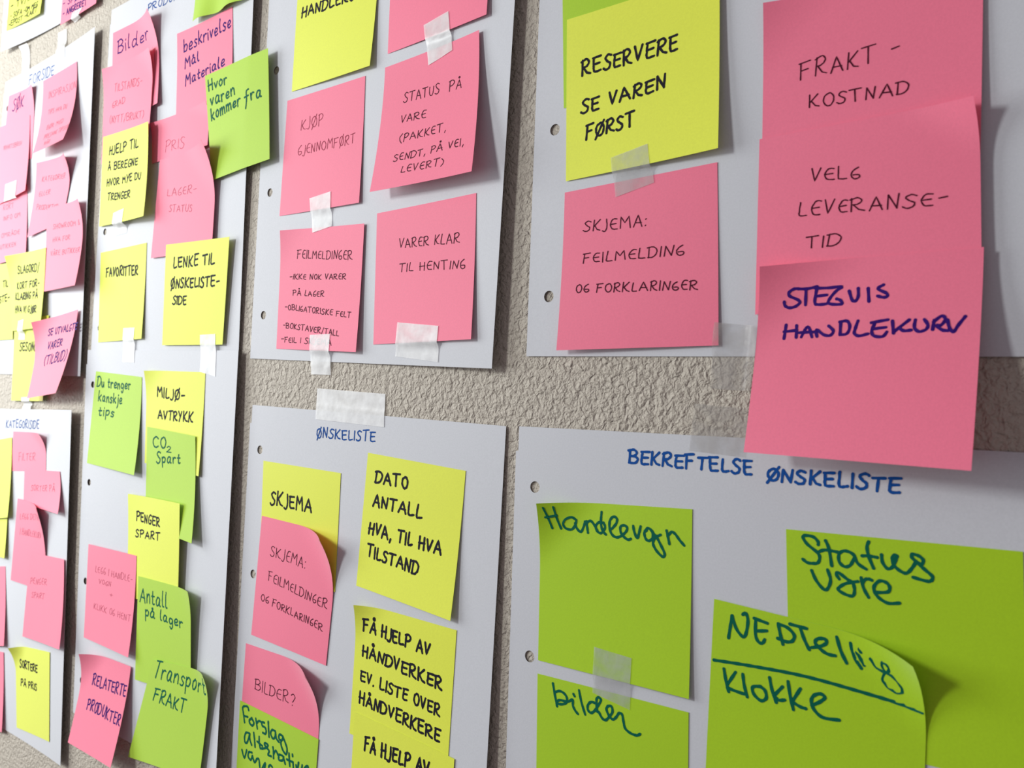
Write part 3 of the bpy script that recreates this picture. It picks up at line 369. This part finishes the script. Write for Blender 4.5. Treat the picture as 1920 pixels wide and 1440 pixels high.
 ('G7', 'yellow', 'G', 5, [(-393.2, 99.2), (-312.9, 100.1), (-308.3, 28.3), (-381.6, 27.0)], {'L': (6, 0, 3, 0), 'r': 0.6, 'X': [0.68, 1.32, 1.57, 0.9]}, 'black', [('SLAGORD/', 0.223, 0.258, 0.833, 0.276, 0.094, 0), ('KORT FOR-', 0.191, 0.456, 0.859, 0.472, 0.082, 0), ('KLARING PÅ', 0.138, 0.595, 0.829, 0.622, 0.087, 0), ('HVA VI GJØR', 0.136, 0.762, 0.816, 0.799, 0.085, 0)], [], 'yellow sticky note reading SLAGORD KORT FORKLARING'),
 ('G10', 'pink', 'G', 6, [(-318.3, 33.9), (-239.6, 41.6), (-244.2, -28.5), (-316.1, -34.8)], {'L': (7, 0, 13, 9), 'r': 0.6, 'pb': 1.6, 'X': [1.76, 0.29, 0.02, 0.14]}, 'purple', [('SE UTVALGTE', 0.293, 0.219, 1.048, 0.244, 0.082, 0), ('VARER', 0.33, 0.407, 0.725, 0.397, 0.087, 0), ('(TILBUD)', 0.313, 0.599, 0.945, 0.598, 0.118, 0)], [], 'pink sticky note reading SE UTVALGTE VARER TILBUD hanging loose'),
 ('H1b', 'yellow', 'H', 1, [(-452.3, -112.3), (-376.4, -108.7), (-368.6, -184.4), (-452.7, -188.4)], {'L': (0, 0, 3, 0)}, 'black', [], [], 'darker yellow sticky note sticking out under another at the left edge'),
 ('H2', 'pink', 'H', 1, [(-370.9, -66.9), (-295.2, -64.3), (-292.3, -97.1), (-371.2, -103.8)], {'L': (0, 6, 0, 0), 'r': 0.6}, 'faint', [('FILTER', 0.21, 0.736, 0.69, 0.731, 0.189, 0)], [], 'short pink sticky note reading FILTER'),
 ('H7', 'pink', 'H', 1, [(-448.5, -205.5), (-373.5, -192.9), (-359.6, -263.0), (-433.6, -280.0)], {'L': (0, 0, 3, 0)}, 'faint', [], [], 'upper of two blank pink slivers of notes at the lower left edge'),
 ('H8', 'pink', 'H', 1, [(-441.9, -281.2), (-366.5, -271.0), (-354.4, -340.1), (-428.8, -356.1)], {'L': (0, 0, 3, 0), 'X': [1.01, 0.41, 0.0, 0.0]}, 'faint', [], [], 'lower of two blank pink slivers of notes at the lower left edge'),
 ('H1', 'yellow', 'H', 2, [(-448.5, -82.4), (-373.1, -72.6), (-362.5, -145.6), (-437.5, -157.6)], {'L': (0, 0, 4, 0), 'X': [0.0, 0.0, 0.0, 0.2]}, 'black', [], [], 'blank sliver of yellow sticky note left of the FILTER note'),
 ('H3', 'pink', 'H', 2, [(-339.8, -99.7), (-260.6, -94.8), (-247.0, -128.6), (-338.3, -130.9)], {'L': (0, 0, 5, 0)}, 'faint', [('SORTER PÅ', 0.204, 0.577, 0.846, 0.509, 0.152, 0)], [], 'short pink sticky note reading SORTER PÅ'),
 ('H6', 'yellow', 'H', 2, [(-340.4, -258.4), (-264.6, -247.7), (-256.9, -320.5), (-328.8, -329.4)], {'L': (7, 0, 0, 0), 'r': 0.35}, 'black', [('SORTERE', 0.128, 0.255, 0.645, 0.268, 0.086, 0), ('PÅ PRIS', 0.155, 0.473, 0.629, 0.476, 0.075, 0)], [], 'yellow sticky note reading SORTERE PÅ PRIS'),
 ('H4', 'pink', 'H', 3, [(-349.7, -127.0), (-283.4, -127.1), (-280.4, -199.8), (-358.1, -202.9)], {'L': (0, 8, 0, 0), 'r': 0.7, 'X': [0.57, 0.36, 0.0, 0.0]}, 'faint', [('LEGG DETTE', 0.137, 0.24, 0.864, 0.169, 0.065, 0), ('I HANDLEKURV', 0.171, 0.42, 0.867, 0.392, 0.071, 0)], [], 'pink sticky note reading LEGG DETTE I HANDLEKURV'),
 ('H5', 'pink', 'H', 4, [(-314.7, -171.2), (-240.1, -165.5), (-229.9, -236.2), (-324.3, -247.1)], {'L': (0, 0, 5, 0), 'X': [0.4, 0.3, 0.0, 0.0]}, 'faint', [('PENGER', 0.083, 0.364, 0.535, 0.336, 0.071, 0), ('SPART', 0.15, 0.517, 0.489, 0.504, 0.062, 0)], [], 'pink sticky note reading PENGER SPART on the KATEGORISIDE sheet'),
 ('I1', 'yellow', 'I', 1, [(-423.1, 399.3), (-347.2, 396.8), (-350.1, 320.8), (-425.1, 323.3)], {'L': (0, 0, 3, 0)}, 'black', [('- TV/IN', 0.08, 0.732, 0.682, 0.744, 0.085, 0), ('- SOFA -OM MEG', 0.088, 0.857, 0.886, 0.886, 0.065, 0), ('-EPOST -KART', 0.059, 0.962, 0.887, 0.951, 0.066, 0)], [], 'yellow sticky note listing EPOST and KART at the top left corner'),
 ('I2', 'pink', 'I', 1, [(-311.5, 375.4), (-235.5, 375.6), (-238.6, 299.6), (-308.0, 299.4)], {'L': (0, 0, 1, 2)}, 'purple', [('- SPØR', 0.032, 0.778, 0.542, 0.821, 0.059, 0), ('- ANGRERET', 0.051, 0.911, 0.722, 0.942, 0.072, 0)], [], 'pink sticky note reading ANGRERET hanging over a sheet edge at the top left'),
]
PEN = dict(black=1.3, green=1.2, purple=1.15, pen=.5, penmid=.45, faint=.4)
for (key, colour, sheet, layer, c, kw, pen, lines, trace, label) in NOTES:
    ss = SURF[sheet]
    sf = Surf(c, lambda u, v, x, z, ss=ss, layer=layer, kw=kw: ss.hf(*inv_bil(ss.c, x, z), x, z) + layer * .3 + note_lift(kw, u, v), kw)
    ALL.append(sf)
    V, F = slab('sticky_note', sf, 22, 22, .09, M[colour])
    org = sf.at(.5, .5); o = put('sticky_note', V, F, M[colour], org)
    tag(o, label, 'sticky note', {'pink': 'pink sticky notes', 'yellow': 'yellow sticky notes', 'green': 'green sticky notes'}[colour])
    rnd = random.Random(key); thin = pen in ('pen', 'penmid', 'faint')
    width = {'C1': 1.1, 'B3': 1.55, 'B4': 1.55, 'B5': 1.55, 'B7': 1.45, 'D4': 1.3}.get(key, PEN[pen])
    for t in lines: ink(sf, text_strokes(t[0], t[1:], thin, rnd), min(width, .2 * 76 * t[5]), M['ink_' + pen], o, org)
    for word in trace: ink(sf, [smooth([(a / 1000, b / 1000) for a, b in s]) for s in word], width, M['ink_' + pen], o, org)

# ---------------------------------------------------------------- pieces of tape
TAPES = [
 ([(-398.3, 301.8), (-381.2, 301.3), (-376.1, 266.3), (-393.9, 264.1)], (0.5, 0.5, 2.2, 1.8), 'white', 'long strip of white tape above the FORSIDE heading'),
 ([(-319.8, 296.5), (-302.6, 296.4), (-299.1, 268.9), (-319.1, 270.8)], (0.6, 0.6, 2.6, 2.4), 'white', 'short strip of white tape right of the FORSIDE heading'),
 ([(-284.9, 304.7), (-264.7, 303.9), (-273.0, 298.2), (-287.1, 297.2)], (2.8, 2.8, 0.6, 0.6), 'white', 'small piece of tape under the ANGRERET note'),
 ([(-416.4, 171.2), (-387.8, 171.2), (-386.9, 154.2), (-416.7, 154.0)], (2.2, 3.0, 3.0, 2.2), 'white', 'piece of tape joining the NYHETSBREV and KORT notes'),
 ([(-364.7, 36.1), (-351.9, 37.2), (-353.1, 18.5), (-367.4, 18.8)], (2.6, 2.6, 2.6, 2.6), 'white', 'strip of tape between the SLAGORD and SESONG notes'),
 ([(-351.6, -34.5), (-333.2, -33.5), (-334.0, -45.1), (-352.5, -45.8)], (2, 2, 1.6, 1.6), 'white', 'bit of tape under the SESONG note above KATEGORISIDE'),
 ([(-191.4, 117.2), (-171.8, 118.6), (-175.1, 100.4), (-193.8, 99.7)], (3.2, 4, 1.9, 1.6), 'white', 'white tape under the HJELP TIL Å BEREGNE note'),
 ([(-170.2, 24.8), (-152.1, 24.7), (-152.0, -2.3), (-169.9, -1.9)], (1.9, 2.2, 2.2, 2.0), 'white', 'white tape under the FAVORITTER note'),
 ([(-58.2, 17.0), (-38.7, 17.3), (-37.4, -11.7), (-57.2, -8.6)], (3.9, 4.2, 4.3, 3.6), 'white', 'white tape under the LENKE TIL ØNSKELISTESIDE note'),
 ([(146.6, 181.6), (165.3, 183.9), (169.3, 162.1), (151.3, 158.5)], (3.4, 4.0, 4.2, 3.6), 'white', 'crumpled tape joining the blank pink note and STATUS PÅ VARE'),
 ([(53.1, 99.0), (73.1, 100.6), (74.8, 79.6), (56.8, 77.5)], (1.6, 2.0, 1.9, 1.7), 'white', 'bright tape joining KJØP GJENNOMFØRT and FEILMELDINGER'),
 ([(59.6, 14.8), (79.0, 15.0), (78.7, -9.2), (60.3, -9.1)], (1.7, 2.2, 0.6, 0.6), 'white', 'tape from the FEILMELDINGER note down to the wall'),
 ([(135.8, 20.1), (168.2, 17.1), (167.5, -1.8), (134.2, 1.5)], (3.6, 4.6, 4.4, 3.4), 'white', 'wide crinkled tape under VARER KLAR TIL HENTING'),
 ([(66.8, -17.4), (125.8, -19.3), (126.3, -37.8), (66.9, -36.0)], (0.5, 0.5, 1.3, 1.2), 'milky', 'wide milky tape above the ØNSKELISTE heading'),
 ([(267.1, 90.4), (285.8, 93.5), (288.7, 76.5), (269.6, 72.5)], (2.4, 2.6, 2.4, 2.2), 'clear2', 'matt tape joining RESERVERE and the SKJEMA FEILMELDING note'),
 ([(267.2, -128.2), (286.2, -128.9), (285.8, -151.3), (266.9, -148.6)], (1.7, 1.9, 1.8, 1.6), 'clear2', 'matt tape joining the Handlevogn and bilder notes'),
 ([(318.7, 14.9), (337.9, 12.7), (337.3, -13.2), (317.2, -12.2)], (1.5, 1.4, 0.6, 0.6), 'clear', 'clear tape from the top right sheet down to the wall'),
 ([(310.6, -18.7), (333.4, -19.9), (333.4, -39.4), (309.0, -38.3)], (0.6, 0.6, 1.2, 1.2), 'clear', 'clear tape above the BEKREFTELSE heading'),
]
for n, (c, H, kind, label) in enumerate(TAPES):
    rnd = random.Random(n); ph = rnd.uniform(0, 6)
    NU, NV = 14, 20; amp = .10 if kind in ('white', 'milky') else .04
    def under(x, z):
        m = .25
        for s_ in ALL:
            a, b = inv_bil(s_.c, x, z)
            if -.01 <= a <= 1.01 and -.01 <= b <= 1.01: m = max(m, s_.hf(a, b, x, z))
        return m + .22
    U = [[under(*bil(c, i / NU, j / NV)) for j in range(NV + 1)] for i in range(NU + 1)]; G = [r[:] for r in U]
    for _ in range(6):                                # drape: smooth, but never below what lies under it
        G = [[max(U[i][j], sum(G[a][b] for a in (max(i - 1, 0), i, min(i + 1, NU)) for b in (max(j - 1, 0), j, min(j + 1, NV))) / 9)
              for j in range(NV + 1)] for i in range(NU + 1)]
    def hf(u, v, x, z, G=G, ph=ph, amp=amp):
        return G[round(u * NU)][round(v * NV)] + amp * (1 + math.sin(u * 9 + ph + v * 4) * .5 + math.sin(v * 13 + ph * 2 - u * 5) * .5)
    sf = Surf(c, hf); V, F = slab('tape_strip', sf, NU, NV, .05, None)
    o = put('tape_strip', V, F, M['tape_' + kind], sf.at(.5, .5)); tag(o, label, 'tape', 'pieces of tape')
    o.data.polygons.foreach_set('use_smooth', [True] * len(o.data.polygons))
